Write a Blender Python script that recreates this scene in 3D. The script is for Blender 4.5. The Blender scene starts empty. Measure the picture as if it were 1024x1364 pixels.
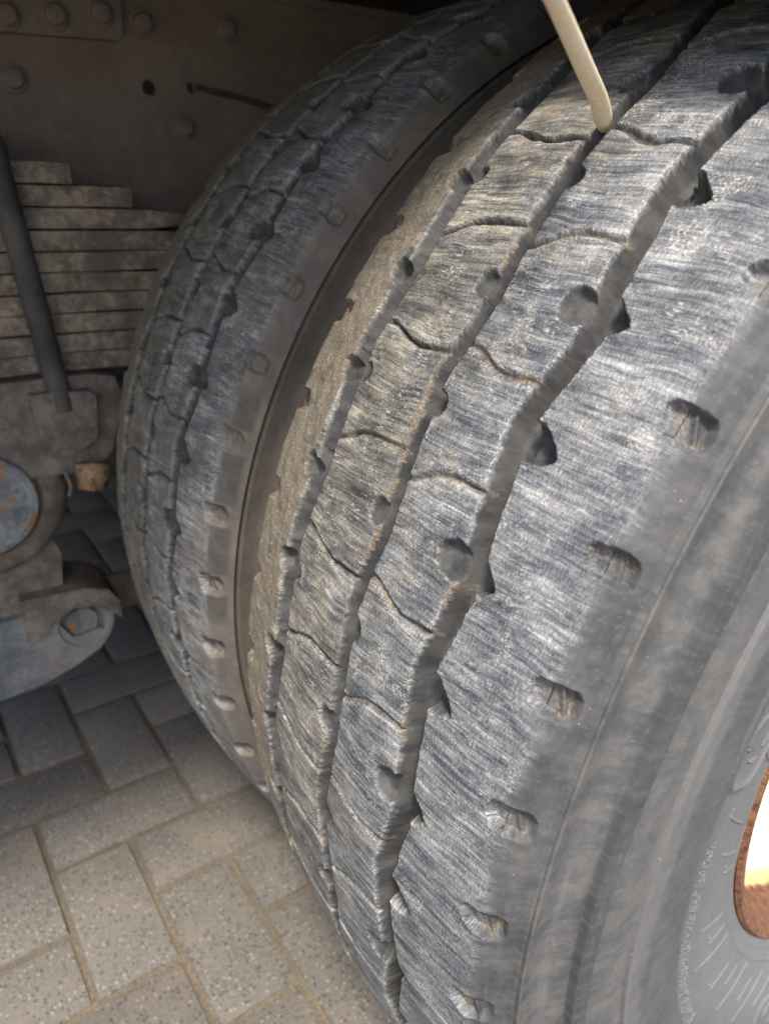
import bpy, bmesh, math, random
import numpy as np
from mathutils import Vector, Matrix

rnd = random.Random(7)
scene = bpy.context.scene
R_ = math.radians

# ------------------------------------------------------------------ camera
cam_d = bpy.data.cameras.new('camera')
cam = bpy.data.objects.new('camera', cam_d)
scene.collection.objects.link(cam)
scene.camera = cam
right = Vector((0.5498612, 0.8346110, 0.0328191))
down = Vector((0.3710701, -0.2088903, -0.9048048))
fwd = Vector((-0.7483045, 0.5096952, -0.4245599))
M4 = Matrix((right, -down, -fwd)).transposed().to_4x4()
M4.translation = (0.2877526, -0.6743563, 0.3502014)
cam.matrix_world = M4
cam_d.sensor_fit = 'VERTICAL'
cam_d.sensor_height = 36.0
cam_d.lens = 36.0 * 980.47 / 1364.0
cam_d.clip_start = 0.01
cam_d.clip_end = 400
cam_d.dof.use_dof = True
cam_d.dof.focus_distance = 0.39
cam_d.dof.aperture_fstop = 8.5

# ------------------------------------------------------------------ light
SUN_DIR = Vector((0.44, -0.30, 0.86)).normalized()       # towards the sun
world = bpy.data.worlds.new('World')
scene.world = world
world.use_nodes = True
wn = world.node_tree.nodes
wl = world.node_tree.links
sky = wn.new('ShaderNodeTexSky')
sky.sky_type = 'NISHITA'
sky.sun_disc = False
sky.sun_elevation = math.asin(SUN_DIR.z)
sky.sun_rotation = math.atan2(SUN_DIR.x, SUN_DIR.y)
sky.air_density = 1.0
sky.dust_density = 3.0
bg = wn['Background']
bg.inputs['Strength'].default_value = 0.080
wl.new(sky.outputs[0], bg.inputs['Color'])
sun_d = bpy.data.lights.new('sun', 'SUN')
sun_d.energy = 1.5
sun_d.angle = R_(10)
sun_d.color = (1.0, 0.93, 0.82)
sun = bpy.data.objects.new('sun', sun_d)
scene.collection.objects.link(sun)
sun.rotation_euler = SUN_DIR.to_track_quat('Z', 'Y').to_euler()
scene.view_settings.view_transform = 'Standard'
scene.view_settings.look = 'None'
scene.view_settings.gamma = 1.0
scene.view_settings.use_curve_mapping = False
scene.view_settings.exposure = 1.8

GZ = -0.500          # ground level
COL = scene.collection


# ------------------------------------------------------------------ helpers
def tag(o, label=None, cat=None, group=None, kind=None):
    if label: o['label'] = label
    if cat: o['category'] = cat
    if group: o['group'] = group
    if kind: o['kind'] = kind
    return o


def empty(name, loc):
    o = bpy.data.objects.new(name, None)
    o.empty_display_size = 0.05
    COL.objects.link(o)
    o.location = loc
    return o


def link(name, me, mat=None, parent=None, smooth=False):
    if mat and not me.materials: me.materials.append(mat)
    o = bpy.data.objects.new(name, me)
    COL.objects.link(o)
    if parent is not None:
        o.parent = parent
        w = Vector((0, 0, 0))
        p = parent
        while p is not None:
            w += p.location
            p = p.parent
        o.location = -w            # meshes are written in world coordinates
    if smooth:
        me.polygons.foreach_set('use_smooth', [True] * len(me.polygons))
    return o


def from_bm(name, bm, mat=None, parent=None, bevel=0.0, seg=2, smooth=True, angle=40):
    if bevel:
        es = [e for e in bm.edges if len(e.link_faces) == 2 and e.calc_face_angle(0) > R_(28)]
        bmesh.ops.bevel(bm, geom=es, offset=bevel, segments=seg, affect='EDGES', profile=0.5, clamp_overlap=True)
    bmesh.ops.recalc_face_normals(bm, faces=bm.faces)
    me = bpy.data.meshes.new(name)
    bm.to_mesh(me)
    bm.free()
    o = link(name, me, mat, parent)
    if smooth:
        me.polygons.foreach_set('use_smooth', [True] * len(me.polygons))
        me.set_sharp_from_angle(angle=R_(angle))
    return o


def box(bm, x0, x1, y0, y1, z0, z1):
    vs = [bm.verts.new((x, y, z)) for x in (x0, x1) for y in (y0, y1) for z in (z0, z1)]
    for f in ((0, 1, 3, 2), (4, 6, 7, 5), (0, 4, 5, 1), (2, 3, 7, 6), (0, 2, 6, 4), (1, 5, 7, 3)):
        bm.faces.new([vs[i] for i in f])


def prism_x(bm, pts, x0, x1):
    """outline in (y, z) swept from x0 to x1"""
    a = [bm.verts.new((x0, y, z)) for y, z in pts]
    b = [bm.verts.new((x1, y, z)) for y, z in pts]
    n = len(pts)
    bm.faces.new(a)
    bm.faces.new(b[::-1])
    for i in range(n):
        bm.faces.new((a[i], a[(i + 1) % n], b[(i + 1) % n], b[i]))


def tube(bm, pts, rad, n=12, caps=True):
    rings = []
    pts = [Vector(p) for p in pts]
    for i, p in enumerate(pts):
        t = (pts[min(i + 1, len(pts) - 1)] - pts[max(i - 1, 0)]).normalized()
        a = t.orthogonal().normalized() if i == 0 else (a - t * a.dot(t)).normalized()
        b = t.cross(a)
        r = rad[i] if isinstance(rad, (list, tuple)) else rad
        rings.append([bm.verts.new(p + (a * math.cos(2 * math.pi * k / n) + b * math.sin(2 * math.pi * k / n)) * r) for k in range(n)])
    for r0, r1 in zip(rings, rings[1:]):
        for k in range(n):
            bm.faces.new((r0[k], r0[(k + 1) % n], r1[(k + 1) % n], r1[k]))
    if caps:
        bm.faces.new(rings[0][::-1])
        bm.faces.new(rings[-1])


def lathe_x(bm, prof, cy, cz, n=48, close=False):
    """profile of (x, r) turned about the axis parallel to X through (cy, cz)"""
    rings = []
    for x, r in prof:
        if r < 1e-6:
            rings.append([bm.verts.new((x, cy, cz))])
        else:
            rings.append([bm.verts.new((x, cy - r * math.cos(2 * math.pi * k / n), cz + r * math.sin(2 * math.pi * k / n))) for k in range(n)])
    pairs = list(zip(rings, rings[1:]))
    if close: pairs.append((rings[-1], rings[0]))
    for r0, r1 in pairs:
        for k in range(n):
            k2 = (k + 1) % n
            if len(r0) == 1 and len(r1) == 1: continue
            if len(r0) == 1: bm.faces.new((r0[0], r1[k2], r1[k]))
            elif len(r1) == 1: bm.faces.new((r0[k], r0[k2], r1[0]))
            else: bm.faces.new((r0[k], r0[k2], r1[k2], r1[k]))


# ------------------------------------------------------------------ material helper
class NT:
    def __init__(self, name):
        self.m = bpy.data.materials.new(name)
        self.m.use_nodes = True
        self.t = self.m.node_tree
        self.b = self.t.nodes['Principled BSDF']

    def set(self, sock, v):
        if isinstance(v, bpy.types.NodeSocket):
            self.t.links.new(v, sock)
        elif v is not None:
            sock.default_value = v

    def attr(self, name, out='Fac'):
        n = self.t.nodes.new('ShaderNodeAttribute')
        n.attribute_name = name
        return n.outputs[out]

    def coord(self, out='Object'):
        return self.t.nodes.new('ShaderNodeTexCoord').outputs[out]

    def math(self, op, a, b=None, c=None, clamp=False):
        n = self.t.nodes.new('ShaderNodeMath')
        n.operation = op
        n.use_clamp = clamp
        self.set(n.inputs[0], a)
        if b is not None: self.set(n.inputs[1], b)
        if c is not None: self.set(n.inputs[2], c)
        return n.outputs[0]

    def vmath(self, op, a, b=None):
        n = self.t.nodes.new('ShaderNodeVectorMath')
        n.operation = op
        self.set(n.inputs[0], a)
        if b is not None: self.set(n.inputs[1], b)
        return n.outputs[0]

    def noise(self, vec, scale=1.0, detail=3.0, rough=0.55, dist=0.0, out=0):
        n = self.t.nodes.new('ShaderNodeTexNoise')
        self.set(n.inputs['Vector'], vec)
        n.inputs['Scale'].default_value = scale
        n.inputs['Detail'].default_value = detail
        n.inputs['Roughness'].default_value = rough
        n.inputs['Distortion'].default_value = dist
        return n.outputs[out]

    def voronoi(self, vec, scale, out='Distance', rand=1.0):
        n = self.t.nodes.new('ShaderNodeTexVoronoi')
        self.set(n.inputs['Vector'], vec)
        n.inputs['Scale'].default_value = scale
        n.inputs['Randomness'].default_value = rand
        return n.outputs[out]

    def ramp(self, fac, lo, hi, a=0.0, b=1.0):
        n = self.t.nodes.new('ShaderNodeMapRange')
        n.interpolation_type = 'SMOOTHSTEP'
        self.set(n.inputs[0], fac)
        n.inputs[1].default_value = lo
        n.inputs[2].default_value = hi
        self.set(n.inputs[3], a)
        self.set(n.inputs[4], b)
        return n.outputs[0]

    def mix(self, fac, a, b):
        n = self.t.nodes.new('ShaderNodeMix')
        n.data_type = 'RGBA'
        self.set(n.inputs[0], fac)
        for s, v in ((n.inputs[6], a), (n.inputs[7], b)):
            if isinstance(v, tuple) and len(v) == 3: v = (*v, 1)
            self.set(s, v)
        return n.outputs[2]

    def bump(self, h, strength=0.5, dist=0.001, normal=None):
        n = self.t.nodes.new('ShaderNodeBump')
        n.inputs['Strength'].default_value = strength
        n.inputs['Distance'].default_value = dist
        self.set(n.inputs['Height'], h)
        if normal is not None: self.set(n.inputs['Normal'], normal)
        return n.outputs[0]

    def done(self, col=None, rough=None, normal=None, spec=None, metal=None):
        b = self.b
        if col is not None: self.set(b.inputs['Base Color'], (*col, 1) if isinstance(col, tuple) and len(col) == 3 else col)
        if rough is not None: self.set(b.inputs['Roughness'], rough)
        if normal is not None: self.set(b.inputs['Normal'], normal)
        if spec is not None: b.inputs['Specular IOR Level'].default_value = spec
        if metal is not None: b.inputs['Metallic'].default_value = metal
        return self.m


def mat_rubber(name, dusty, seed):
    """worn tyre rubber: axial scrub streaks on the running face, dust and darkened depth in the grooves, pale film on the sidewall.
    'tyre_uv' = (arc length round the wheel, distance across the profile, 0) in metres"""
    N = NT(name)
    uv = N.vmath('ADD', N.attr('tyre_uv', 'Vector'), (seed * 3.1, seed * 1.7, seed))
    groove, dirt, side, pale = N.attr('groove'), N.attr('dirt'), N.attr('side'), N.attr('pale')
    film, brown = N.attr('film'), N.attr('brown')
    inv = lambda v: N.math('SUBTRACT', 1.0, v)
    mul = lambda a, b: N.math('MULTIPLY', a, b)
    add = lambda a, b: N.math('ADD', a, b)
    w = N.noise(N.vmath('MULTIPLY', uv, (12, 22, 1)), 1, 2, .5, out=1)
    w = N.vmath('MULTIPLY', N.vmath('SUBTRACT', w, (.5, .5, .5)), (.009, .0, 0))
    uw = N.vmath('ADD', uv, w)
    str_ = lambda a, b, d, r=.6: N.noise(N.vmath('MULTIPLY', uw, (a, b, 1)), 1, d, r)
    big = N.noise(uv, 24, 4, .62)
    big2 = N.noise(N.vmath('ADD', uv, (7, 3, 0)), 34, 4, .65)
    med = N.noise(uv, 90, 4, .65)
    fine = N.noise(uv, 1100, 3, .7)
    cord = N.noise(N.vmath('MULTIPLY', uw, (300, 1500, 1)), 1, 2, .5)
    # running face: soft dragged streaks with a fine granular grain over them
    sub = lambda v, k: mul(N.math('SUBTRACT', v, .5), k)
    s1 = str_(150, 17, 5, .62)
    s2 = str_(420, 30, 4, .60)
    s3 = str_(1100, 48, 3, .60)
    grain = N.noise(uv, 1500, 2, .6)
    val = add(add(sub(s1, .75), sub(s2, .9)), add(sub(s3, .75), add(sub(cord, .8), sub(grain, .8))))
    val = add(add(val, add(sub(big, .75), sub(med, .45))), .465)
    rp = N.t.nodes.new('ShaderNodeValToRGB')
    N.set(rp.inputs[0], val)
    el = rp.color_ramp.elements
    el[0].position, el[0].color = .10, (.030, .036, .048, 1)
    el[1].position, el[1].color = .98, (.62, .62, .60, 1)
    for p_, c_ in ((.34, (.082, .091, .106)), (.52, (.165, .172, .182)), (.72, (.30, .303, .302))):
        e_ = el.new(p_)
        e_.color = (*c_, 1)
    sepv = N.t.nodes.new('ShaderNodeSeparateXYZ')
    N.set(sepv.inputs[0], uv)
    warm = add(N.ramp(N.math('SUBTRACT', sepv.outputs[1], seed * 1.7), .10, -.07), sub(big2, 2.6))
    tint = N.t.nodes.new('ShaderNodeMix')
    tint.data_type, tint.blend_type = 'RGBA', 'MULTIPLY'
    N.set(tint.inputs[0], N.ramp(warm, .1, .9, 0, .85))
    N.set(tint.inputs[6], rp.outputs[0])
    N.set(tint.inputs[7], (1.02, .91, .72, 1))
    face = tint.outputs[2]
    whitem = mul(N.ramp(str_(600, 160, 5, .78), .52, .62), N.ramp(N.noise(N.vmath('ADD', uv, (2, 9, 0)), 38, 5, .68), .48, .60))
    face = N.mix(mul(whitem, .7), face, (.60, .60, .585))
    crumb = N.ramp(N.noise(uv, 700, 5, .8), .50, .64)
    face = N.mix(mul(N.ramp(add(pale, mul(N.math('SUBTRACT', med, .5), .9)), .2, .6), crumb), face, (.60, .57, .51))
    streak = N.ramp(val, .3, .7)
    # groove walls and floor, with depth darkening put into the colour
    gcol = N.mix(N.ramp(med, .3, .7), (.034, .036, .040), (.095, .092, .087))
    col = N.mix(groove, face, gcol)
    # sidewall
    rad = N.noise(N.vmath('MULTIPLY', uv, (170, 9, 1)), 1, 4, .6)
    sw = N.noise(N.vmath('MULTIPLY', uv, (9, 90, 1)), 1, 5, .6)
    scol = N.mix(film, (.016, .019, .025), (.205, .206, .208))
    scol = N.mix(mul(N.ramp(rad, .45, .70), .16), scol, (.19, .187, .18))
    scol = N.mix(mul(brown, N.ramp(N.noise(N.vmath('MULTIPLY', uv, (55, 40, 1)), 1, 6, .7), .40, .64, 0, .8)), scol, (.175, .165, .145))
    scol = N.mix(N.ramp(sw, .54, .74, 0, .25), scol, (.22, .217, .21))
    scol = N.mix(N.ramp(N.noise(uv, 260, 6, .75), .50, .74, 0, .30), scol, (.24, .236, .228))
    specks = N.ramp(N.voronoi(uv, 300), .12, .05)
    specks = mul(specks, N.ramp(N.noise(uv, 45, 3, .6), .52, .66))
    scol = N.mix(mul(specks, .85), scol, (.58, .57, .54))
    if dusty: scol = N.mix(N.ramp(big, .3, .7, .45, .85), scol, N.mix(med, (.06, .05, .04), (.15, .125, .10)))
    col = N.mix(side, col, scol)
    # dry dirt
    dn = N.noise(uv, 620, 5, .78)
    dcol = N.mix(N.ramp(dn, .36, .68), (.085, .067, .05), (.33, .285, .22))
    dm = N.ramp(add(dirt, mul(N.math('SUBTRACT', med, .5), 1.1)), .38, .78)
    dm = mul(dm, N.ramp(dn, .30, .52, .45, 1))
    col = N.mix(dm, col, dcol)
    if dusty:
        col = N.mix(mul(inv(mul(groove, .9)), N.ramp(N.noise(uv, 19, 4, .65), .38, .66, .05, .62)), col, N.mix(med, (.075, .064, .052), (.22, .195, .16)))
        col = N.mix(mul(N.attr('dark_rect'), N.ramp(med, .3, .6, .15, .6)), col, (.024, .026, .030))  # darker rectangles on the shoulder
    # relief
    flat = inv(N.math('MAXIMUM', groove, side))
    h = mul(add(sub(s2, .30), add(sub(s3, .22), sub(grain, .3))), flat)
    hf = add(mul(fine, .10), add(mul(mul(dn, dm), .6), mul(whitem, mul(flat, .25))))
    hf = add(hf, mul(cord, mul(.16, inv(side))))
    nrm = N.bump(add(h, hf), .8, .0009)
    rough = N.ramp(streak, 0, 1, .52, .75)
    rough = N.math('MAXIMUM', rough, mul(dm, .92))
    rough = N.math('MAXIMUM', rough, mul(groove, .9))
    rough = N.math('MAXIMUM', rough, mul(side, .72))
    return N.done(col, rough, nrm, spec=.35)


def mat_metal(name, base, light, rust=None, rust_lo=.55, rust_hi=.7, rough=.75, dust=None, scale=1.0):
    N = NT(name)
    c = N.coord()
    a = N.noise(c, 16 * scale, 6, .62)
    b = N.noise(c, 120 * scale, 4, .7)
    col = N.mix(N.ramp(a, .35, .68), base, light)
    if dust: col = N.mix(N.ramp(N.math('ADD', N.math('MULTIPLY', a, .5), N.math('MULTIPLY', b, .5)), .46, .62, 0, .8), col, dust)
    if rust:
        rn = N.noise(N.vmath('ADD', c, (3.3, 1.1, 7.7)), 34 * scale, 5, .65)
        rc = N.mix(b, rust, tuple(x * .45 for x in rust))
        col = N.mix(N.ramp(rn, rust_lo, rust_hi), col, rc)
    nrm = N.bump(N.math('ADD', N.math('MULTIPLY', b, .5), a), .5, .002)
    return N.done(col, rough, nrm, spec=.3)


M_tyre = mat_rubber('rubber_worn', False, 0.0)
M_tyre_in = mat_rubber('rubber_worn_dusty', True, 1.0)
M_frame = mat_metal('frame_paint', (.17, .132, .11), (.20, .158, .132), dust=(.22, .178, .15))
M_leaf = mat_metal('leaf_steel', (.13, .105, .086), (.21, .17, .135), rust=(.18, .105, .068), rust_lo=.52, rust_hi=.75, dust=(.40, .33, .245))
M_cast = mat_metal('cast_iron', (.10, .085, .075), (.19, .165, .145), rust=(.22, .11, .055), rust_lo=.6, rust_hi=.72, dust=(.25, .21, .165))
M_blue = mat_metal('steel_grey_blue', (.10, .112, .12), (.20, .208, .212), rust=(.42, .20, .06), rust_lo=.64, rust_hi=.68, dust=(.24, .235, .22))
M_cap = mat_metal('hub_cap_steel', (.09, .11, .125), (.25, .27, .28), rust=(.40, .19, .06), rust_lo=.53, rust_hi=.62, dust=(.30, .30, .27))
M_rust = mat_metal('rusty_nut', (.20, .12, .065), (.36, .25, .15), rust=(.24, .11, .05), rust_lo=.45, rust_hi=.7, dust=(.40, .30, .19), scale=2.5)
M_rod = mat_metal('u_bolt_steel', (.05, .048, .046), (.10, .092, .085), rust=(.15, .075, .045), rust_lo=.6, rust_hi=.75)
M_blocker = mat_metal('blocker_paint', (.03, .028, .027), (.06, .055, .05))  # dark finish of the added light blockers


def mat_rim():
    N = NT('rim_paint')
    c = N.coord()
    f = N.attr('rust')
    n1 = N.noise(c, 60, 5, .65)
    n2 = N.noise(c, 170, 4, .7)
    paint = N.mix(N.ramp(n1, .35, .7), (.80, .72, .52), (.84, .80, .68))
    stain = N.mix(n2, (.66, .42, .16), (.78, .58, .30))
    col = N.mix(N.ramp(N.math('ADD', f, N.math('MULTIPLY', N.math('SUBTRACT', n1, .5), .7)), .12, .42), paint, stain)
    rust = N.mix(N.ramp(n2, .35, .65), (.105, .04, .022), (.25, .115, .06))
    m = N.ramp(N.math('ADD', f, N.math('MULTIPLY', N.math('SUBTRACT', n1, .5), .5)), .5, .62)
    col = N.mix(m, col, rust)
    nrm = N.bump(N.math('MULTIPLY', n2, m), .7, .003)
    return N.done(col, N.ramp(m, 0, 1, .45, .9), nrm)


def mat_paver():
    N = NT('concrete_paver')
    oi = N.t.nodes.new('ShaderNodeObjectInfo')
    c = N.vmath('ADD', N.coord(), N.vmath('MULTIPLY', oi.outputs['Location'], (1, 1, 1)))
    a = N.noise(c, 14, 4, .6)
    b = N.noise(c, 260, 4, .7)
    col = N.mix(N.ramp(b, .3, .7), (.120, .110, .097), (.208, .192, .170))
    col = N.mix(N.ramp(a, .35, .7, 0, .5), col, (.20, .18, .155))
    v = N.voronoi(c, 210)
    vc = N.voronoi(c, 210, 'Color')
    sep = N.t.nodes.new('ShaderNodeSeparateColor')
    N.t.links.new(vc, sep.inputs[0])
    hole = N.math('MULTIPLY', N.ramp(v, .42, .28), N.ramp(sep.outputs[0], .62, .66))
    white = N.math('MULTIPLY', N.ramp(v, .40, .28), N.ramp(sep.outputs[1], .80, .84))
    col = N.mix(N.math('MULTIPLY', hole, .6), col, (.065, .06, .054))
    col = N.mix(N.math('MULTIPLY', white, .65), col, (.42, .40, .36))
    tint = N.ramp(oi.outputs['Random'], 0, 1, .88, 1.08)
    hsv = N.t.nodes.new('ShaderNodeHueSaturation')
    N.set(hsv.inputs['Color'], col)
    N.set(hsv.inputs['Value'], tint)
    col = N.mix(N.ramp(N.noise(c, 7, 4, .65), .5, .72, 0, .35), hsv.outputs[0], (.27, .22, .165))
    h = N.math('SUBTRACT', N.math('ADD', b, N.math('MULTIPLY', white, .6)), N.math('MULTIPLY', hole, 1.2))
    return N.done(col, .92, N.bump(h, .7, .002), spec=.25)


def mat_sand():
    N = NT('joint_sand')
    c = N.coord()
    a = N.noise(c, 400, 4, .7)
    b = N.noise(c, 9, 4, .6)
    col = N.mix(N.ramp(a, .3, .7), (.095, .078, .058), (.26, .213, .155))
    col = N.mix(N.ramp(b, .4, .65, 0, .5), col, (.10, .088, .072))
    return N.done(col, .95, N.bump(a, .6, .002), spec=.2)


def mat_ground_far():
    N = NT('paving_far')
    c = N.coord()
    br = N.t.nodes.new('ShaderNodeTexBrick')
    N.set(br.inputs['Vector'], c)
    br.inputs['Scale'].default_value = 1
    br.inputs['Brick Width'].default_value = .2
    br.inputs['Row Height'].default_value = .1
    br.inputs['Mortar Size'].default_value = .004
    br.inputs['Color1'].default_value = (.20, .18, .155, 1)
    br.inputs['Color2'].default_value = (.25, .225, .195, 1)
    br.inputs['Mortar'].default_value = (.12, .095, .07, 1)
    b = N.noise(c, 200, 4, .7)
    return N.done(N.mix(N.ramp(b, .3, .7, 0, .5), br.outputs[0], (.12, .11, .095)), .93, N.bump(b, .5, .002))


M_rim, M_paver, M_sand, M_far = mat_rim(), mat_paver(), mat_sand(), mat_ground_far()


def mat_wood():
    N = NT('peeled_stick')
    c = N.coord('Generated')
    n = N.noise(N.vmath('MULTIPLY', c, (40, 40, 4)), 1, 3, .6)
    return N.done(N.mix(N.ramp(n, .3, .7), (.88, .68, .42), (.92, .80, .60)), .6)


M_wood = mat_wood()

# ------------------------------------------------------------------ ground: herringbone paving
ground = tag(empty('ground', (0, 0, GZ)), kind='structure')
bm = bmesh.new()
S = 40
# sheet round the individually laid field (field x -2.0..0.62, y -1.42..0.74)
FX0, FX1, FY0, FY1 = -1.95, 0.62, -1.40, 0.72
for x0, x1, y0, y1 in ((-S, FX0, -S, S), (FX1, S, -S, S), (FX0, FX1, -S, FY0), (FX0, FX1, FY1, S)):
    vs = [bm.verts.new((x, y, GZ - .003)) for x, y in ((x0, y0), (x1, y0), (x1, y1), (x0, y1))]
    bm.faces.new(vs)
from_bm('outer_paving', bm, M_far, ground, smooth=False)
bm = bmesh.new()
nx, ny = 130, 110
grid = [[bm.verts.new((FX0 - .1 + (FX1 - FX0 + .2) * i / nx, FY0 - .1 + (FY1 - FY0 + .2) * j / ny, GZ - .0048 + rnd.uniform(-.002, .0022))) for j in range(ny + 1)] for i in range(nx + 1)]
for i in range(nx):
    for j in range(ny):
        bm.faces.new((grid[i][j], grid[i + 1][j], grid[i + 1][j + 1], grid[i][j + 1]))
from_bm('joint_sand', bm, M_sand, ground, angle=180)

U, GAP = 0.1005, 0.009
GO = Vector((-0.5958, -0.6473))
ang = 1.6003
eA = Vector((math.cos(ang), math.sin(ang)))       # i direction
eB = Vector((math.sin(ang), -math.cos(ang)))      # j direction


def paver_mesh(name, seed):
    r = random.Random(seed)
    bm = bmesh.new()
    l, w, t = 2 * U - GAP, U - GAP, .06
    box(bm, -l / 2, l / 2, -w / 2, w / 2, -t, 0)
    for v in bm.verts:
        v.co.x += r.uniform(-.0012, .0012)
        v.co.y += r.uniform(-.0012, .0012)
    es = [e for e in bm.edges if all(v.co.z > -.001 for v in e.verts)]
    bmesh.ops.bevel(bm, geom=es, offset=.0045, segments=2, affect='EDGES', profile=.6)
    bmesh.ops.recalc_face_normals(bm, faces=bm.faces)
    me = bpy.data.meshes.new(name)
    bm.to_mesh(me)
    bm.free()
    me.materials.append(M_paver)
    me.polygons.foreach_set('use_smooth', [True] * len(me.polygons))
    me.set_sharp_from_angle(angle=R_(50))
    return me


pmesh = [paver_mesh('paver', s) for s in range(4)]


def lay(ci, cj, along_i):
    p = GO + eA * (ci * U) + eB * (cj * U)
    if not (FX0 - .02 < p.x < FX1 + .02 and FY0 - .02 < p.y < FY1 + .02): return
    o = bpy.data.objects.new('paver', pmesh[rnd.randrange(4)])
    COL.objects.link(o)
    o.parent = ground
    d = eA if along_i else eB
    o.location = (p.x, p.y, rnd.uniform(-.0012, .0012))
    o.rotation_euler = (R_(rnd.uniform(-.35, .35)), R_(rnd.uniform(-.35, .35)), math.atan2(d.y, d.x) + (math.pi if rnd.random() < .5 else 0) + R_(rnd.uniform(-.5, .5)))


# blocks lying along i cover (i0, i0+2) x (j, j+1) with i0 = j (mod 4); the others run along j
for j in range(-30, 40):
    for i in range(-40, 40):
        if (i - j) % 4 == 0: lay(i + 1, j + .5, True)
        if (i - j + 1) % 4 == 0: lay(i + .5, j + 1, False)


# ------------------------------------------------------------------ truck
truck = tag(empty('truck', (-1.0, 0, GZ)), 'heavy truck seen close up at the twin rear wheels', 'truck')

# ------------------------------------------------------------------ wheels
RT = 0.52
KC = 0.80                          # crown drop r = RT - KC x^2
DEL = 360 / 52.0                   # pitch of the tread pattern in degrees


def vnoise(u, v, seed):
    """smooth value noise in [-1, 1] on broadcast arrays"""
    rs = np.random.RandomState(seed)
    tab = rs.uniform(-1, 1, (256, 256))
    ui, vi = np.floor(u).astype(int), np.floor(v).astype(int)
    fu, fv = u - ui, v - vi
    fu, fv = fu * fu * (3 - 2 * fu), fv * fv * (3 - 2 * fv)
    g = lambda a, b: tab[a & 255, b & 255]
    return (g(ui, vi) * (1 - fu) + g(ui + 1, vi) * fu) * (1 - fv) + (g(ui, vi + 1) * (1 - fu) + g(ui + 1, vi + 1) * fu) * fv


def sstep(a, b, x):
    t = np.clip((x - a) / (b - a), 0, 1)
    return t * t * (3 - 2 * t)


def make_profile(step, side_step, in_step):
    """(x, r) samples across the tyre from inboard bead to outboard bead, and arc coordinate"""
    side = np.array([(.1280, RT - KC * .128 ** 2), (.1335, .5015), (.1385, .494), (.1415, .484), (.1440, .468), (.1475, .445), (.1505, .415), (.1515, .388), (.1500, .358), (.1455, .325), (.1390, .298), (.1330, .284), (.1290, .279)])
    tx = np.arange(-.128, .128 + 1e-9, step)
    tr = RT - KC * tx ** 2

    def dens(p, st):
        # Catmull-Rom then even resampling
        P = np.vstack([2 * p[0] - p[1], p, 2 * p[-1] - p[-2]])
        out = []
        for i in range(1, len(P) - 2):
            for t in np.linspace(0, 1, 24, endpoint=False):
                out.append(.5 * (2 * P[i] + (P[i + 1] - P[i - 1]) * t + (2 * P[i - 1] - 5 * P[i] + 4 * P[i + 1] - P[i + 2]) * t * t + (3 * P[i] - P[i - 1] - 3 * P[i + 1] + P[i + 2]) * t ** 3))
        out = np.array(out + [P[-2]])
        L = np.concatenate([[0], np.cumsum(np.hypot(*np.diff(out, axis=0).T))])
        n = max(int(L[-1] / st), 4)
        q = np.linspace(0, L[-1], n + 1)
        if st < .004:
            for rr in (.4885, .4875, .4865, .4852, .4840, .4539, .4530, .4521, .4437, .4430, .4421, .4148, .4140, .4132, .4091, .4085, .4079):
                q = np.append(q, np.interp(-rr, -out[:, 1], L))
            q = np.unique(np.round(q, 5))
        return np.stack([np.interp(q, L, out[:, 0]), np.interp(q, L, out[:, 1])], 1)
    o = dens(side, side_step)[1:]
    i = dens(side, in_step)[1:] * np.array([-1, 1])
    pr = np.vstack([i[::-1], np.stack([tx, tr], 1), o])
    d = np.gradient(pr, axis=0)
    d /= np.hypot(d[:, 0], d[:, 1])[:, None]
    nrm = np.stack([-d[:, 1], d[:, 0]], 1)
    arc = np.concatenate([[0], np.cumsum(np.hypot(*np.diff(pr, axis=0).T))])
    arc -= np.interp(0, pr[len(i):len(i) + len(tx), 0], arc[len(i):len(i) + len(tx)])
    return pr, nrm, arc * 1000


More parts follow.
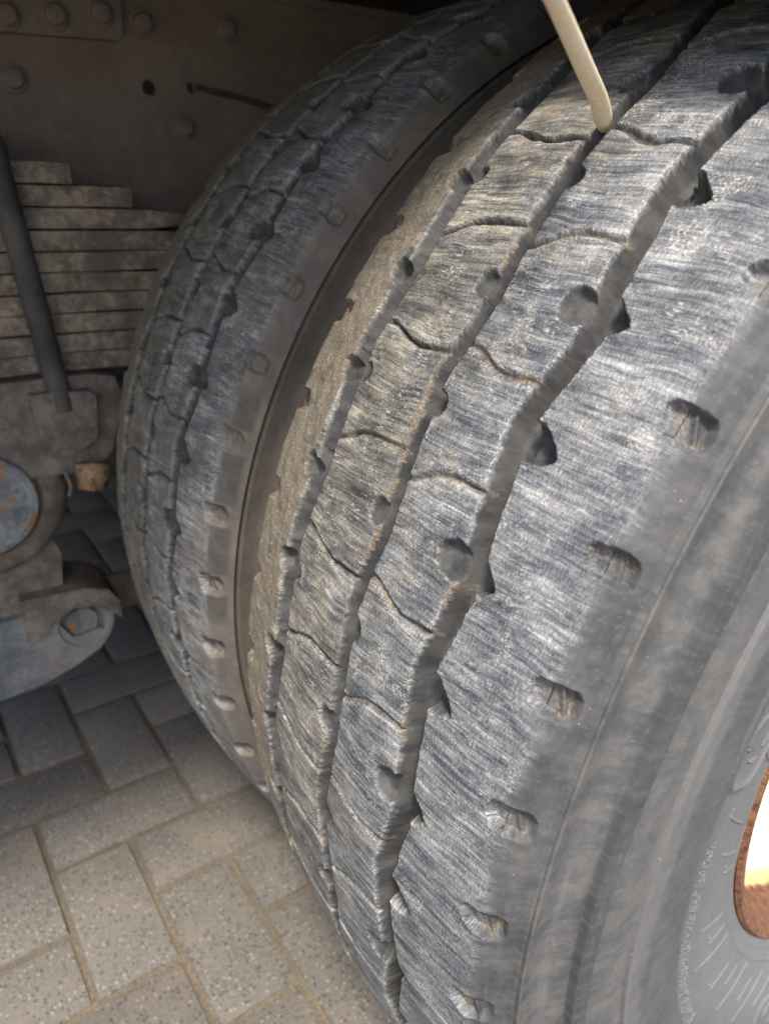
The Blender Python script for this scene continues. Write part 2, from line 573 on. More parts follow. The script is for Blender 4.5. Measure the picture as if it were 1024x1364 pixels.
def tyre_field(th, arc, pr, phase, seed, detail=True):
    """displacement (m) and masks for angles th (deg, column) x profile samples (row)"""
    TH, S_ = np.meshgrid(th, arc, indexing='ij')
    X = np.broadcast_to(pr[:, 0] * 1000, TH.shape)
    RR = np.broadcast_to(pr[:, 1] * 1000, TH.shape)
    t = TH * (math.pi / 180 * RT * 1000)                # mm round the wheel
    T = 2 * DEL
    j1 = vnoise(t / 4.0, S_ / 4.0, seed + 1) * .28 + vnoise(t / 1.9, S_ / 1.6, seed + 2) * .10 + vnoise(t / 14, S_ / 14, seed + 3) * .8
    j2 = vnoise(t / 3.2 + 50, S_ / 3.0, seed + 4) * .6 + vnoise(t / 12 + 50, S_ / 9.0, seed + 5) * .8
    jl = vnoise(t / 18, S_ / 18, seed + 3) * .8
    s = S_ + j1
    psi = (TH - phase + T / 2) % T - T / 2              # -T/2..T/2 ; 0 at the round pits
    psd = (TH - phase + DEL / 2) % DEL - DEL / 2
    ph1 = (TH - phase - DEL + T / 2) % T - T / 2        # 0 midway between pits
    mmp = math.pi / 180 * RT * 1000
    a, ad, a1 = psi * mmp + j2, psd * mmp + j2, ph1 * mmp + j2

    def saw(off):                                       # rises slowly, falls fast
        q = ((TH - phase - off) % T) / T
        return np.where(q < .62, 1 - 2 * q / .62, -1 + 2 * (q - .62) / .38)
    d = np.zeros_like(TH)
    wob = vnoise(t / 30 + 9, S_ * 0 + seed, seed + 6)
    # ---- grooves
    c3 = 69.5 + 4.2 * saw(-1.2) + wob
    c2 = 8.6 + 3.2 * saw(-.6) + wob * .7
    c1 = -67.5 + 3.2 * saw(.4) + wob * .6

    def groove(c, hwl, hwr, wl, wr, D):
        gs = []
        for sv in (S_ + jl, s):
            q = sv - c
            k = np.minimum(np.clip((q + hwl) / wl, 0, 1), np.clip((hwr - q) / wr, 0, 1))
            gs.append(k)
        w = sstep(.0, .12, gs[0])                       # ragged at the lip, smooth below
        k = gs[1] * (1 - w) + gs[0] * w
        return -D * np.where(k > 0, np.sqrt(np.clip(1 - (1 - k) ** 2, 0, 1)) * .3 + .7 * k, 0)
    g3 = groove(c3, 6.0, 6.6, 4.0, 1.2, 14.0)
    g2 = groove(c2, 5.0, 5.0, 3.6, 1.1, 12.0)
    g1 = groove(c1, 9.2, 8.6, 4.0, 1.5, 10.0)

    def pit(cs, ta, rs, ra, D, p=2.0):
        e = (np.abs((s - cs) / rs) ** p + np.abs(ta / ra) ** p)
        return -D * np.clip(1.8 * (1 - e), 0, 1) ** .5
    g3 = np.minimum(g3, pit(61.5, a, 10.5, 9.5, 6.2))
    bite = lambda c, ta, L, W, D: pit(c, ta + (s - c) * .25, L, W * np.clip(1.15 - (s - c) / (L * 1.6), .2, 1.2), D)
    g3 = np.minimum(g3, bite(77.5, ad, 11.0, 8.0, 12.0))
    g2 = np.minimum(g2, pit(2.5, a, 7.0, 7.5, 4.5))
    g2 = np.minimum(g2, pit(12.0, a1, 6.5, 7.0, 8.0))
    g1 = np.minimum(g1, pit(-79.0, ad + 1, 8.0, 8.0, 9.0))
    g1 = np.minimum(g1, pit(-58.5, a1, 6.0, 6.0, 7.5))
    # raised bar across the floor of the left groove
    g1 = g1 + 3.0 * np.exp(-((ad - 14) / 2.2) ** 2) * (g1 < -5)
    gro = np.minimum(np.minimum(g1, g2), g3)
    # ---- sipes across the two middle ribs
    sip = np.full_like(TH, 99.0)
    for lo, hi in ((-62.0, 3.0), (12.0, 63.0)):
        q = np.clip((S_ - lo) / (hi - lo), 0, 1)
        ins = (S_ > lo - 2) & (S_ < hi + 2)
        pa = np.interp(q, [0, .12, .42, .62, 1], [2.55, 2.65, 3.55, 3.75, 3.75])      # gentle one
        pb = np.interp(q, [0, .18, .45, .60, 1], [3.55, 3.40, 2.75, 2.55, 2.75])      # stepped one
        da = (psi - pa + T / 2) % T - T / 2
        db = (psi - DEL - pb + T / 2) % T - T / 2
        dd = np.minimum(np.abs(da), np.abs(db)) * mmp + j2 * .5
        sip = np.where(ins, np.minimum(sip, np.abs(dd)), sip)
    sw = 1.7 + .6 * vnoise(t / 9, S_ / 9, seed + 7)
    fill = np.clip(.5 + sstep(-30, 20, S_) * .35 + vnoise(t / 50, S_ / 30, seed + 22) * .5, 0, 1) * (.35 if seed == 57 else 1)
    sdep = (-5.0 + 2.6 * fill) * np.clip(1.3 - sip / np.maximum(sw, .8), 0, 1)
    # ---- shoulder pockets, both sides
    pk = np.zeros_like(TH)
    psh = ((TH - phase - 3.4 + DEL / 2) % DEL - DEL / 2) * mmp
    for sg in (1, -1):
        kid = np.floor((TH - phase - 3.4 + DEL / 2) / DEL).astype(int)
        rv = np.random.RandomState(seed + 30 + sg).uniform(-1, 1, (3, 128))
        v0, v1, v2 = rv[0][kid % 128], rv[1][kid % 128], rv[2][kid % 128]
        q = S_ * sg - (131.0 if sg > 0 else 125.0) - v0 * .9
        e = np.abs(q / 12.0) ** 3.4 + np.abs((psh + q * .10 + j2 * .5) / (7.6 + .09 * q + .7 * v1)) ** 3.2
        dep = -(5.4 + .8 * v2) * np.clip(2.6 * (1 - e), 0, 1) ** .6
        dep = dep + (2.6 + v1) * np.exp(-((q - 4.5 - v2 + psh * (.3 + .15 * v0)) / 1.5) ** 2) * sstep(-2.0, -4.0, dep)
        pk = np.minimum(pk, dep)
    face = gro + 0
    d = np.minimum(np.minimum(gro, sdep), pk)
    # worn rounding of the rib edges, slight dishing of the blocks
    tread = 1 - sstep(126, 133, np.abs(S_))
    for c, hw in ((c3, 6.8), (c2, 5.0), (c1, 9)):
        dist = np.maximum(np.abs(S_ - c) - hw, 0)
        d -= .35 * np.exp(-dist / 2.2) * (gro > -.4)
    d -= .25 * np.exp(-np.abs(sip) / 2.0) * (sdep > -.3) * tread
    # scrub relief
    d += tread * (gro > -1) * (0.06 * vnoise(t / 3.4 + vnoise(t / 20, S_ / 18, seed + 8) * 2, S_ / 26, seed + 9) + .30 * vnoise(t / 22, S_ / 40, seed + 10))
    # torn inboard shoulder rib
    lr = sstep(-80, -92, S_) * tread
    d += lr * (.28 * vnoise(t / 2.6, S_ / 2.6, seed + 11) + .9 * vnoise(t / 8, S_ / 7, seed + 12))
    # ragged edge of the outboard shoulder, then a smooth land
    ed = 127.5 + 1.8 * vnoise(t / 16, S_ * 0, seed + 13) + 1.2 * vnoise(t / 4, S_ * 0 + 3, seed + 14)
    land = sstep(0, 1.6, S_ - ed)
    d -= .4 * land * (1 - sstep(142, 148, S_))
    # ---- outboard and inboard sidewall rings (RR = radius in mm)
    sd = np.abs(S_) > 126
    ring = lambda r, w, h: h * np.exp(-((RR - r) / w) ** 2)
    step_ = lambda r, w, h: h * sstep(r + w, r - w, RR)
    rs = 2.3 * (ring(488.3, 1.1, .9) + ring(485.6, .9, -1.2) + ring(483.2, 1.0, .5) + step_(453, .5, 1.6) + step_(443, .5, -1.2) + ring(442.2, .7, .5))
    rs = rs * 1.25 + step_(414, .6, 2.6) + step_(408.5, .5, -1.2) + ring(469, 11, -4.0) + ring(428, 9, 1.2) + step_(400, 3, .5) + step_(371, 2.5, -.8)
    rs += ring(296, 1.0, 1.0) + ring(290, .8, -.7)
    d += np.where(sd, rs, 0)
    side = sstep(121, 138, np.abs(S_) + (land - .5) * 1.0 + vnoise(t / 9, S_ / 6, seed + 23) * 3)
    marks = np.zeros_like(TH)
    if detail:
        out = S_ > 126
        y = TH                                         # embossing on the outboard side
        mr = math.pi / 180 * RR                        # mm per degree here
        # long oval badge outline with hatched field and a ring letter
        for tc in (21.0, -71.0, 111.0):
            e = np.sqrt((((y - tc) * mr) / 72.0) ** 4 + ((RR - 351.0) / 23.0) ** 4)
            marks += out * (np.exp(-((e - 1) / .10) ** 2) * 1.3)
            inn = out * (e < .88)
            marks += inn * .28 * (np.sin((y - tc) * mr * 3.6) > 0)
            for k in (-1, 0, 1):
                e2 = np.hypot(((y - tc) * mr - k * 40) / 16.5, (RR - 349) / 15)
                marks += inn * .8 * ((e2 < 1) & (e2 > .58)) * np.where(np.abs((y - tc) * mr - k * 40 + 11) < 3.5, 0, 1)
        # branching mould lines near the bead
        for k in range(0, 64):
            tk = -178 + k * 5.6 + rs_line[k % 16]
            r0 = 300 + (k % 3) * 5
            r1 = 322 + (k * 7 % 5) * 6
            w = np.abs((y - tk - (RR - r0) * .14) * mr)
            marks += out * np.exp(-(w / .9) ** 2) * sstep(r0 - 1, r0, RR) * sstep(r1 + 1, r1, RR) * .8
            if k % 2 == 0:
                marks += out * np.exp(-((RR - r1 + 1.5) / .8) ** 2) * sstep(6, 5, np.abs((y - tk - (r1 - r0) * .14) * mr)) * .8
        # knurled serial band
        kn = out * sstep(365, 363, RR) * sstep(352, 354, RR) * (np.abs(y + 14) < 17)
        marks += kn * .9 * np.clip(vnoise(y * mr / 1.5, RR / 1.6, seed + 15) * 1.6, 0, 1)
        d += marks * 1.25
    # ---- masks
    groove_m = np.clip(np.maximum(np.maximum(sstep(-.6, -2.4, gro), .15 * sstep(-.8, -2.5, pk)), sstep(-1.2, -2.6, sdep)), 0, 1)
    near = lambda c, hw: np.exp(-np.maximum((c - hw) - S_, 0) / 3.2) * (S_ < c - hw + 1.5)
    patch = np.clip(vnoise(t / 26 + 3, S_ / 17, seed + 16) * 1.3, 0, 1)
    dirt = np.zeros_like(TH)
    dirt = np.maximum(dirt, .72 * (sip < sw * 1.1) * fill * (.8 + .3 * vnoise(t / 5, S_ / 5, seed + 17)))
    dirt = np.maximum(dirt, .5 * np.exp(-sip / 4.5) * tread * (.4 + patch))
    dirt = np.maximum(dirt, .62 * near(c3, 6.4) * (gro > -3) * (.35 + 1.3 * patch))
    dirt = np.maximum(dirt, .62 * near(c2, 4.8) * (gro > -3) * (.35 + 1.3 * patch))
    dirt = np.maximum(dirt, .85 * sstep(-74, -84, S_) * (gro > -3) * (.8 + .4 * patch))
    dirt = np.maximum(dirt, .62 * patch * tread * sstep(40, -40, S_) * sstep(5, 45, TH))
    dirt = np.maximum(dirt, .30 * patch * tread)
    dirt = np.maximum(dirt, .50 * sstep(-.6, -2.5, pk))
    pale = .38 * np.clip(1 - np.abs(S_ - ed) / 12, 0, 1)
    pale = np.maximum(pale, .5 * sip_edge(sip) * tread)
    pale = np.maximum(pale, .6 * np.exp(-np.abs(S_ - (c3 + 8.0)) / 1.6))
    pale = np.maximum(pale, .55 * near(c3, 7) * (gro > -4))
    pale = np.maximum(pale, 1.0 * np.clip(vnoise(t / 17 + 7, S_ / 13 + 5, seed + 18) * 1.2 + vnoise(t / 5, S_ / 6, seed + 19) * .5 - .45, 0, 1) * tread)
    dark_rect = sstep(128, 131, S_) * sstep(149, 145, S_) * sstep(9, 11, np.abs(psh)) * sstep(0, 2, TH) * sstep(24, 22, TH)  # darker rectangles between the shoulder pockets, along one stretch of the wheel
    nz = vnoise(t / 40, S_ / 9, seed + 20) * .5 + vnoise(t / 9, S_ / 5, seed + 21) * .5
    rj = RR + nz * 1.5
    film = np.interp(rj, [279, 330, 362, 366, 398, 402, 413, 415, 440, 444, 452, 454, 470, 486, 489, 505], [.78, .80, .62, .40, .36, .55, .66, .50, .30, .24, .22, .26, .36, .32, .22, .20])
    film = np.clip(film + nz * .10, 0, 1)
    brown = np.interp(rj, [300, 365, 402, 414, 416, 440, 444, 453, 456, 486, 489, 505], [.0, .05, .25, .5, .75, .5, .1, .1, .6, .7, .35, .3])
    return d / 1000, groove_m, dirt, side, pale, dark_rect, film, brown


def sip_edge(q):
    return np.exp(-((q - 3.0) / 2.0) ** 2)


rs_line = np.random.RandomState(5).uniform(-1.6, 1.6, 16)


def build_tyre(root, x0, phase, seed, mat, step, side_step, in_step, fine, fstep, names):
    pr, nr, arc = make_profile(step, side_step, in_step)
    a, b = fine
    th = np.concatenate([np.arange(-90, a, 1.2), np.arange(a, b, fstep), np.arange(b, 270, 1.2)])
    th = np.append(th, 270.0)
    d, gm, dm, sm, pm, drk, fl, bw = tyre_field(th, arc, pr, phase, seed)
    X = pr[None, :, 0] + nr[None, :, 0] * d
    Rr = pr[None, :, 1] + nr[None, :, 1] * d
    tr = np.radians(th)[:, None]
    P = np.stack([X + x0, -Rr * np.cos(tr), Rr * np.sin(tr)], -1)
    # flattened footprint where the tyre stands on the paving
    lowz = GZ + .0005
    P[..., 2] = np.where(P[..., 2] < lowz, lowz + (P[..., 2] - lowz) * .03, P[..., 2])
    P[-1] = P[0]
    # grid normals, so the parts shade as one skin
    du = np.gradient(P, axis=0)
    dv = np.gradient(P, axis=1)
    du[0] = du[-1] = P[1] - P[-2]
    Nn = np.cross(dv, du)
    Nn /= np.linalg.norm(Nn, axis=2)[..., None] + 1e-12
    rad = np.stack([np.broadcast_to(nr[None, :, 0], Rr.shape), -nr[None, :, 1] * np.cos(tr), nr[None, :, 1] * np.sin(tr)], -1)
    if (Nn * rad).sum(-1).mean() < 0: Nn = -Nn
    UVc = np.stack([np.broadcast_to(tr * RT, d.shape), np.broadcast_to(arc[None] / 1000, d.shape), np.zeros_like(d)], -1)
    cut = lambda v: int(np.argmin(np.abs(arc - v)))
    cuts = [cut(-128), cut(-67.5), cut(8), cut(69.5), cut(127)]
    segs = [('tyre', [(0, cuts[0]), (cuts[4], len(arc) - 1)])] + [('tread_rib', [(cuts[k], cuts[k + 1])]) for k in range(4)]
    objs = []
    for nm, rngs in segs:
        idx = np.concatenate([np.arange(c0, c1 + 1) for c0, c1 in rngs])
        sub = lambda A: np.ascontiguousarray(A[:, idx])
        p, n_ = sub(P), sub(Nn)
        m, w = p.shape[:2]
        vid = np.arange(m * w).reshape(m, w)
        f = np.stack([vid[:-1, :-1], vid[1:, :-1], vid[1:, 1:], vid[:-1, 1:]], -1)
        f = f[:, np.diff(idx) == 1].reshape(-1, 4)
        q = p.reshape(-1, 3)
        fn = np.cross(q[f[:, 1]] - q[f[:, 0]], q[f[:, 2]] - q[f[:, 0]])
        if (fn * n_.reshape(-1, 3)[f[:, 0]]).sum() < 0: f = f[:, ::-1]
        me = bpy.data.meshes.new(nm)
        me.vertices.add(m * w)
        me.vertices.foreach_set('co', q.astype(np.float32).ravel())
        me.loops.add(f.size)
        me.loops.foreach_set('vertex_index', f.astype(np.int32).ravel())
        me.polygons.add(len(f))
        me.polygons.foreach_set('loop_start', np.arange(0, f.size, 4, dtype=np.int32))
        me.update()
        me.validate()
        me.polygons.foreach_set('use_smooth', np.ones(len(f), bool))
        for an, A in (('groove', gm), ('dirt', dm), ('side', sm), ('pale', pm), ('dark_rect', drk), ('film', fl), ('brown', bw)):
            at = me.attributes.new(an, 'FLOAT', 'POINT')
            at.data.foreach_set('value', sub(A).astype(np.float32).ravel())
        at = me.attributes.new('tyre_uv', 'FLOAT_VECTOR', 'POINT')
        at.data.foreach_set('vector', sub(UVc).astype(np.float32).ravel())
        me.normals_split_custom_set_from_vertices(n_.reshape(-1, 3))
        me.materials.append(mat)
        objs.append(link(nm, me, None, objs[0] if objs else root))
    for o, l in zip(objs[1:], names): o['label'] = l
    return objs[0]


def build_rim(root, x0):
    # flange lip, gutter, barrel and deep-set disc with hand holes
    prof = [(.1270, .2785), (.1345, .2800), (.1375, .2775), (.1372, .2735), (.1335, .2700), (.1250, .2670), (.112, .2625), (.085, .2570), (.045, .2530), (.000, .2500), (-.035, .2480), (-.048, .2440), (-.052, .2350), (-.050, .205), (-.046, .170), (-.040, .140), (-.040, .0)]
    back = [(-.052, .0), (-.052, .140), (-.058, .205), (-.062, .235), (-.062, .256), (.000, .2560), (.085, .2630), (.118, .2740), (.120, .2785)]
    bm = bmesh.new()
    n = 160
    lathe_x(bm, [(x + x0, r) for x, r in prof + back], 0, 0, n)
    me = bpy.data.meshes.new('rim')
    bmesh.ops.recalc_face_normals(bm, faces=bm.faces)
    bm.to_mesh(me)
    bm.free()
    rust = []
    for v in me.vertices:
        r = math.hypot(v.co.y, v.co.z)
        a = math.atan2(v.co.z, -v.co.y)
        q = (v.co.x - x0)
        k = 1.0 if q > .118 else max(0.0, 1 - (.118 - q) / .045)
        rust.append(k)
    at = me.attributes.new('rust', 'FLOAT', 'POINT')
    at.data.foreach_set('value', rust)
    rim = link('rim', me, M_rim, root, smooth=True)
    me.set_sharp_from_angle(angle=R_(50))
    return rim


outer = build_tyre(truck, 0.0, 21.4, 11, M_tyre, .0009, .0010, .006, (-74, 74), .105,
                   ('tan dusty torn shoulder rib', 'grey rib with dirt filled sipes', 'grey rib with dirt filled sipes', 'broad scuffed blue grey shoulder rib'))
outer['label'] = 'outboard tyre with scuffed grey worn tread'
build_rim(truck, 0.0)['label'] = 'cream painted rim with a rusty flange'
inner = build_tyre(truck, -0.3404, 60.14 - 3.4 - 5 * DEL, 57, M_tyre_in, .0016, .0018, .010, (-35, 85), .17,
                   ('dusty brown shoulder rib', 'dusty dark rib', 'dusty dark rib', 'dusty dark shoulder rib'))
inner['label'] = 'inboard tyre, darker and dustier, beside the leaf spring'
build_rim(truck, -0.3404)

# ------------------------------------------------------------------ chassis frame
XW = -0.66


def plate_with_holes(bm, x0, x1, y0, y1, z0, z1, holes):
    """plate facing +x, each hole (y, z, r) in its own square cell"""
    ys = sorted({y0, y1, *[h[0] - 2 * h[2] for h in holes], *[h[0] + 2 * h[2] for h in holes]})
    zs = sorted({z0, z1, *[h[1] - 2 * h[2] for h in holes], *[h[1] + 2 * h[2] for h in holes]})
    for x in (x1, x0):
        for ya, yb in zip(ys, ys[1:]):
            for za, zb in zip(zs, zs[1:]):
                hs = [h for h in holes if ya < h[0] < yb and za < h[1] < zb]
                sq = [(yb, za), (yb, zb), (ya, zb), (ya, za)]
                if not hs:
                    bm.faces.new([bm.verts.new((x, *p)) for p in sq])
                else:
                    hy, hz, hr = hs[0]
                    per = []
                    for k in range(4):
                        p, q = sq[k], sq[(k + 1) % 4]
                        for t in range(5): per.append((p[0] + (q[0] - p[0]) * t / 5, p[1] + (q[1] - p[1]) * t / 5))
                    ov = [bm.verts.new((x, *p)) for p in per]
                    iv = []
                    for p in per:
                        a = math.atan2(p[1] - hz, p[0] - hy)
                        iv.append(bm.verts.new((x, hy + hr * math.cos(a), hz + hr * math.sin(a))))
                    for k in range(20):
                        bm.faces.new((ov[k], ov[(k + 1) % 20], iv[(k + 1) % 20], iv[k]))
                    if x == x1:
                        bv = [bm.verts.new((x0, v.co.y, v.co.z)) for v in iv]
                        for k in range(20): bm.faces.new((iv[k], iv[(k + 1) % 20], bv[(k + 1) % 20], bv[k]))


bm = bmesh.new()
plate_with_holes(bm, XW - .009, XW, -1.6, .9, .235, .522, [(-.371, .422, .0085), (-.322, .426, .006)])
bmesh.ops.remove_doubles(bm, verts=bm.verts, dist=1e-5)
frame = from_bm('chassis_rail', bm, M_frame, truck, smooth=False)
frame['label'] = 'dark brown riveted steel chassis rail'
bm = bmesh.new(); box(bm, XW - .085, XW + .0005, -1.6, .9, .5225, .532); from_bm('top_flange', bm, M_frame, frame, bevel=.002)
bm = bmesh.new(); box(bm, XW - .085, XW + .0005, -1.6, .9, .226, .2348); from_bm('bottom_flange', bm, M_frame, frame, bevel=.002)
bm = bmesh.new()
prism_x(bm, [(-.75, .452), (-.405, .4635), (-.398, .470), (-.396, .5195), (-.75, .5195)], XW + .0005, XW + .010)
from_bm('gusset_plate', bm, M_frame, frame, bevel=.003)


def bolt_mesh(r, h, n=6, rot=.3):
    bm = bmesh.new()
    lathe_x(bm, [(0, r * 1.35), (.002, r * 1.35), (.003, r * 1.3), (.003, 0)], 0, 0, 20)
    lathe_x(bm, [(.003, r), (h * .8, r), (h, r * .82), (h, 0)], 0, 0, n if n > 6 else 12)
    bmesh.ops.recalc_face_normals(bm, faces=bm.faces)
    me = bpy.data.meshes.new('bolt')
    bm.to_mesh(me)
    bm.free()
    me.polygons.foreach_set('use_smooth', [True] * len(me.polygons))
    me.set_sharp_from_angle(angle=R_(30))
    me.materials.append(M_frame)
    return me


bmesh_ = bolt_mesh(.0105, .011, 8)
for y, z, on in ((-.513, .420, 0), (-.466, .479, 1), (-.420, .486, 1), (-.374, .483, 0), (-.277, .488, 0), (-.335, .384, 0), (-.512, .474, 1), (-.56, .468, 1), (-.12, .45, 0), (-.08, .37, 0)):
    o = bpy.data.objects.new('bolt', bmesh_)
    COL.objects.link(o)
    o.parent = frame
    o.location = Vector((XW + (.0095 if on else -.0005), y, z))
    o.rotation_euler = (rnd.uniform(0, 1), 0, 0)
# short pipe stub passing along the web
bm = bmesh.new()
tube(bm, [(XW + .004, -.318, .4265), (XW + .006, -.27, .420), (XW + .0035, -.20, .408)], .003, 8)
from_bm('wire', bm, M_rod, frame)

# ------------------------------------------------------------------ leaf spring
XS0, XS1 = -.655, -.575
spring = None
ends = [-.487, -.428, -.372, -.33, -.29, -.25, -.21, -.17, -.13, -.09]
for k in range(9, -1, -1):
    zt = .3440 - k * .0212
    ye = ends[k]
    bm = bmesh.new()
    n = 26
    yl = -1.2 - (ye + .6)
    rows = []
    for i in range(n + 1):
        y = yl + (ye - yl) * i / n
        sag = -.05 * max(0.0, abs(y + .62) - .02) ** 2 - (.0015 * rnd.random())
        tap = .004 * max(0, 1 - (ye - y) / .03) if k > 1 else 0.0
        sh = rnd.uniform(-.0012, .0012) + (k % 3 - 1) * .0014
        rows.append([bm.verts.new((x + sh, y, z + sag)) for x, z in ((XS0, zt - .0192 + tap), (XS1, zt - .0192 + tap), (XS1, zt - tap), (XS0, zt - tap))])
    for a, b in zip(rows, rows[1:]):
        for j in range(4): bm.faces.new((a[j], a[(j + 1) % 4], b[(j + 1) % 4], b[j]))
    bm.faces.new(rows[0]); bm.faces.new(rows[-1][::-1])
    o = from_bm('leaf' if spring else 'leaf_spring', bm, M_leaf, spring or truck, bevel=.0075, seg=3)
    if spring is None:
        spring = o
        o['label'] = 'dusty rust brown stack of steel spring leaves'

# ------------------------------------------------------------------ U-bolts over the spring
for yb in (-.548, -.70):
    bm = bmesh.new()
    pts = [(-.558, yb + .016, .095), (-.558, yb + .006, .20), (-.558, yb - .008, .33), (-.562, yb - .009, .352), (-.575, yb - .009, .360), (-.655, yb - .009, .360), (-.668, yb - .009, .352), (-.671, yb - .008, .33), (-.671, yb + .016, .095)]
    tube(bm, pts, .0125, 14)
    from_bm('u_bolt', bm, M_rod, truck)

# ------------------------------------------------------------------ trunnion bracket
bm = bmesh.new()
prism_x(bm, [(-.80, .128), (-.50, .131), (-.472, .125), (-.466, .105), (-.474, .075), (-.484, .040), (-.500, .022), (-.53, .018), (-.556, .020), (-.60, .02), (-.80, .02)], -.70, -.562)
br = from_bm('spring_saddle', bm, M_cast, truck, bevel=.008, seg=3)
bm = bmesh.new()
prism_x(bm, [(-.565, .118), (-.505, .116), (-.497, .108), (-.502, .060), (-.53, .044), (-.56, .05)], -.5625, -.549)
from_bm('boss', bm, M_cast, br, bevel=.006, seg=3)
HY, HZ = -.632, -.002
bm = bmesh.new()
lathe_x(bm, [(-.70, .0), (-.70, .096), (-.585, .096), (-.572, .091), (-.566, .082), (-.564, .066), (-.570, .062), (-.570, .0)], HY, HZ, 56)
from_bm('housing', bm, M_cast, br, angle=50)
bm = bmesh.new()
lathe_x(bm, [(-.5715, .0605), (-.560, .0605), (-.556, .058), (-.555, .052), (-.558, .049), (-.5575, .030), (-.5565, .0)], HY, HZ, 48)
from_bm('hub_cap', bm, M_cap, br, angle=40)
# neck down to the lower rod seat
bm = bmesh.new()
prism_x(bm, [(-.70, -.06), (-.566, -.055), (-.556, -.09), (-.560, -.13), (-.572, -.16), (-.70, -.20)], -.69, -.582)
from_bm('neck', bm, M_cast, br, bevel=.01, seg=3)
bm = bmesh.new()
lathe_prof = [(.0, .0)]
tube(bm, [(-.565, -.507, .028), (-.565, -.511, .010)], .0215, 6)
tube(bm, [(-.565, -.511, .012), (-.565, -.513, -.004)], .0165, 14)
for v in bm.verts: v.co += Vector((rnd.uniform(-1, 1), rnd.uniform(-1, 1), rnd.uniform(-1, 1))) * .0028
from_bm('nut', bm, M_rust, br, bevel=.0055, seg=3, angle=70)
bm = bmesh.new()
tube(bm, [(-.556, -.541, .024), (-.548, -.538, .008), (-.552, -.541, -.004)], .0022, 8)
from_bm('split_pin', bm, M_blue, br)

# ------------------------------------------------------------------ torque rod end
bm = bmesh.new()
prism_x(bm, [(-.86, -.150), (-.60, -.158), (-.575, -.165), (-.572, -.185), (-.560, -.205), (-.525, -.203), (-.513, -.212), (-.530, -.232), (-.560, -.247), (-.60, -.2605), (-.655, -.267), (-.86, -.275)], -.66, -.572)
tr_ = from_bm('torque_arm', bm, M_blue, truck, bevel=.006, seg=3)
bm = bmesh.new()
EY, EZ = -.545, -.190
lathe_x(bm, [(-.66, .0), (-.66, .040), (-.576, .040), (-.571, .037), (-.570, .031), (-.574, .028), (-.584, .027), (-.584, .0)], EY, EZ, 40)
from_bm('eye', bm, M_blue, tr_, angle=45)
bm = bmesh.new()
lathe_x(bm, [(-.585, .020), (-.579, .020), (-.577, .018), (-.577, .0)], EY, EZ, 28)
from_bm('pin', bm, M_blue, tr_, angle=40)
bm = bmesh.new()
prism_x(bm, [(-.612, -.130), (-.540, -.134), (-.512, -.144), (-.500, -.163), (-.500, -.190), (-.512, -.176), (-.53, -.163), (-.555, -.158), (-.580, -.168), (-.596, -.188), (-.612, -.19)], -.645, -.562)
from_bm('clevis', bm, M_cast, tr_, bevel=.006, seg=3)
bm = bmesh.new()
tube(bm, [(-.63, -.53, -.185), (-.64, -.46, -.195), (-.66, -.20, -.215), (-.67, 0.05, -.22)], [.026, .024, .024, .024], 18)
from_bm('rod', bm, M_cast, tr_)

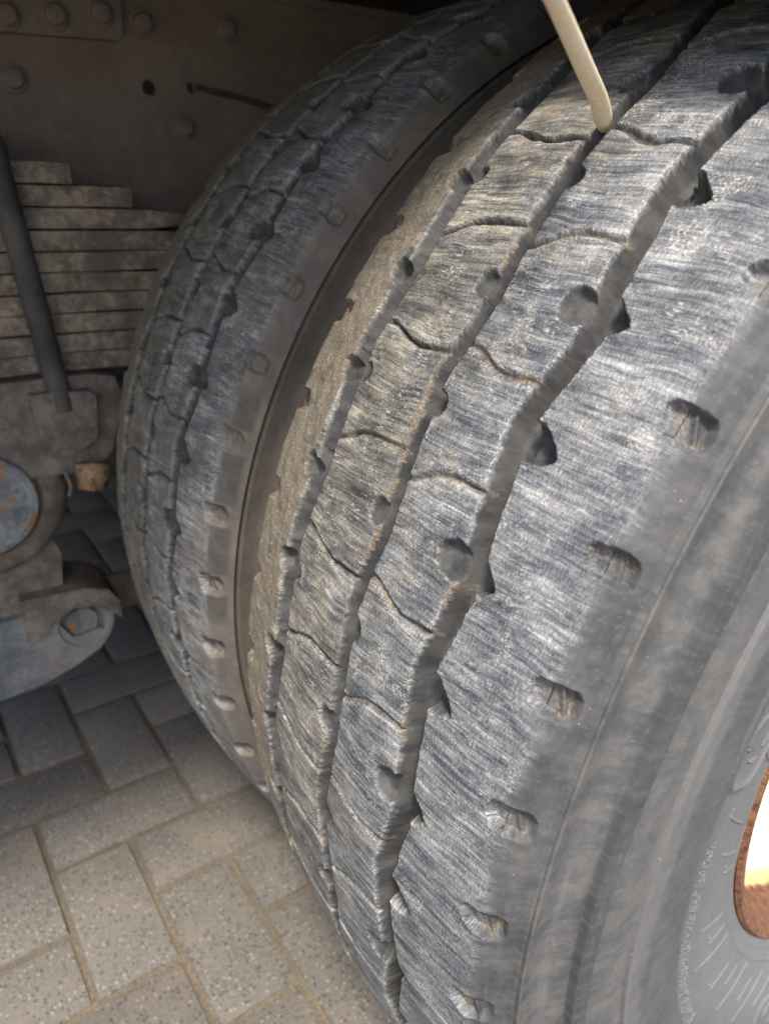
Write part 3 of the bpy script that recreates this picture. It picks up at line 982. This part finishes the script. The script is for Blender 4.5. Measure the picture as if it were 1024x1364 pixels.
# ------------------------------------------------------------------ unseen bed and panels added to shade the wheels and underside
bm = bmesh.new(); box(bm, -2.35, .03, -1.7, 1.6, .582, .66); bed = from_bm('bed_blocker', bm, M_blocker, truck)  # guessed bed, added so that its shade falls on the wheels
for y in (-1.3, 1.2):
    bm = bmesh.new(); box(bm, -2.3, .02, y - .04, y + .04, .5335, .5765); from_bm('crossmember', bm, M_blocker, bed, bevel=.004)
bm = bmesh.new(); box(bm, -2.34, -2.30, -1.7, 1.6, -.47, .5765); from_bm('skirt_blocker', bm, M_blocker, bed)  # added panel, stops daylight coming in from the far side
bm = bmesh.new(); box(bm, -2.29, .16, .80, .81, -.47, .5765); from_bm('flap_blocker', bm, M_blocker, bed)  # added sheet, stops daylight coming in behind the wheels
bm = bmesh.new(); box(bm, -1.51, -1.50, -1.6, .79, .235, .5765); from_bm('far_rail', bm, M_frame, bed)

# unseen shape added to shade the upper tread: half-round mudguard over the wheel with a rolled outer lip, its front edge just above the picture
bm = bmesh.new()
rows = []
for k in range(25):
    row = []
    for x, r, t0 in ((-.10, .575, 51.0), (.05, .565, 49.6), (.20, .552, 48.0), (.203, .500, 52.0), (.207, .500, 52.0), (.205, .557, 48.0), (.05, .569, 49.6), (-.10, .579, 51.0)):
        a = R_(t0 + (150 - t0) * k / 24)
        row.append(bm.verts.new((x, -r * math.cos(a), r * math.sin(a))))
    rows.append(row)
for a, b in zip(rows, rows[1:]):
    for j in range(8): bm.faces.new((a[j], a[(j + 1) % 8], b[(j + 1) % 8], b[j]))
for e in (rows[0], rows[-1]):
    for j in (0, 1, 2): bm.faces.new((e[j], e[j + 1], e[6 - j], e[7 - j]))
from_bm('guard_blocker', bm, M_blocker, truck)

# ------------------------------------------------------------------ stick poked into the tread
bm = bmesh.new()
ctrl = [(0.0065, -0.3608, 0.3715), (0.0187, -0.3799, 0.3803), (0.0441, -0.4191, 0.3889), (0.0675, -0.4537, 0.3952), (0.0888, -0.4835, 0.3991), (0.1108, -0.5129, 0.4017), (0.122, -0.545, 0.44), (0.085, -0.562, 0.52), (0.028, -0.575, 0.584)]
pts = []
P = [Vector(c) for c in ctrl]
P = [2 * P[0] - P[1]] + P + [2 * P[-1] - P[-2]]
for i in range(1, len(P) - 2):
    for k in range(6):
        t = k / 6
        pts.append(.5 * (2 * P[i] + (P[i + 1] - P[i - 1]) * t + (2 * P[i - 1] - 5 * P[i] + 4 * P[i + 1] - P[i + 2]) * t * t + (3 * P[i] - P[i - 1] - 3 * P[i + 1] + P[i + 2]) * t ** 3))
pts.append(P[-2])
rad = [min(.0047, .0030 + .0007 * i) * max(.62, 1 - .016 * i) for i in range(len(pts))]
tube(bm, pts, rad, 16)
st = from_bm('stick', bm, M_wood)
tag(st, 'pale peeled wooden stick with its tip in the tread groove', 'stick')
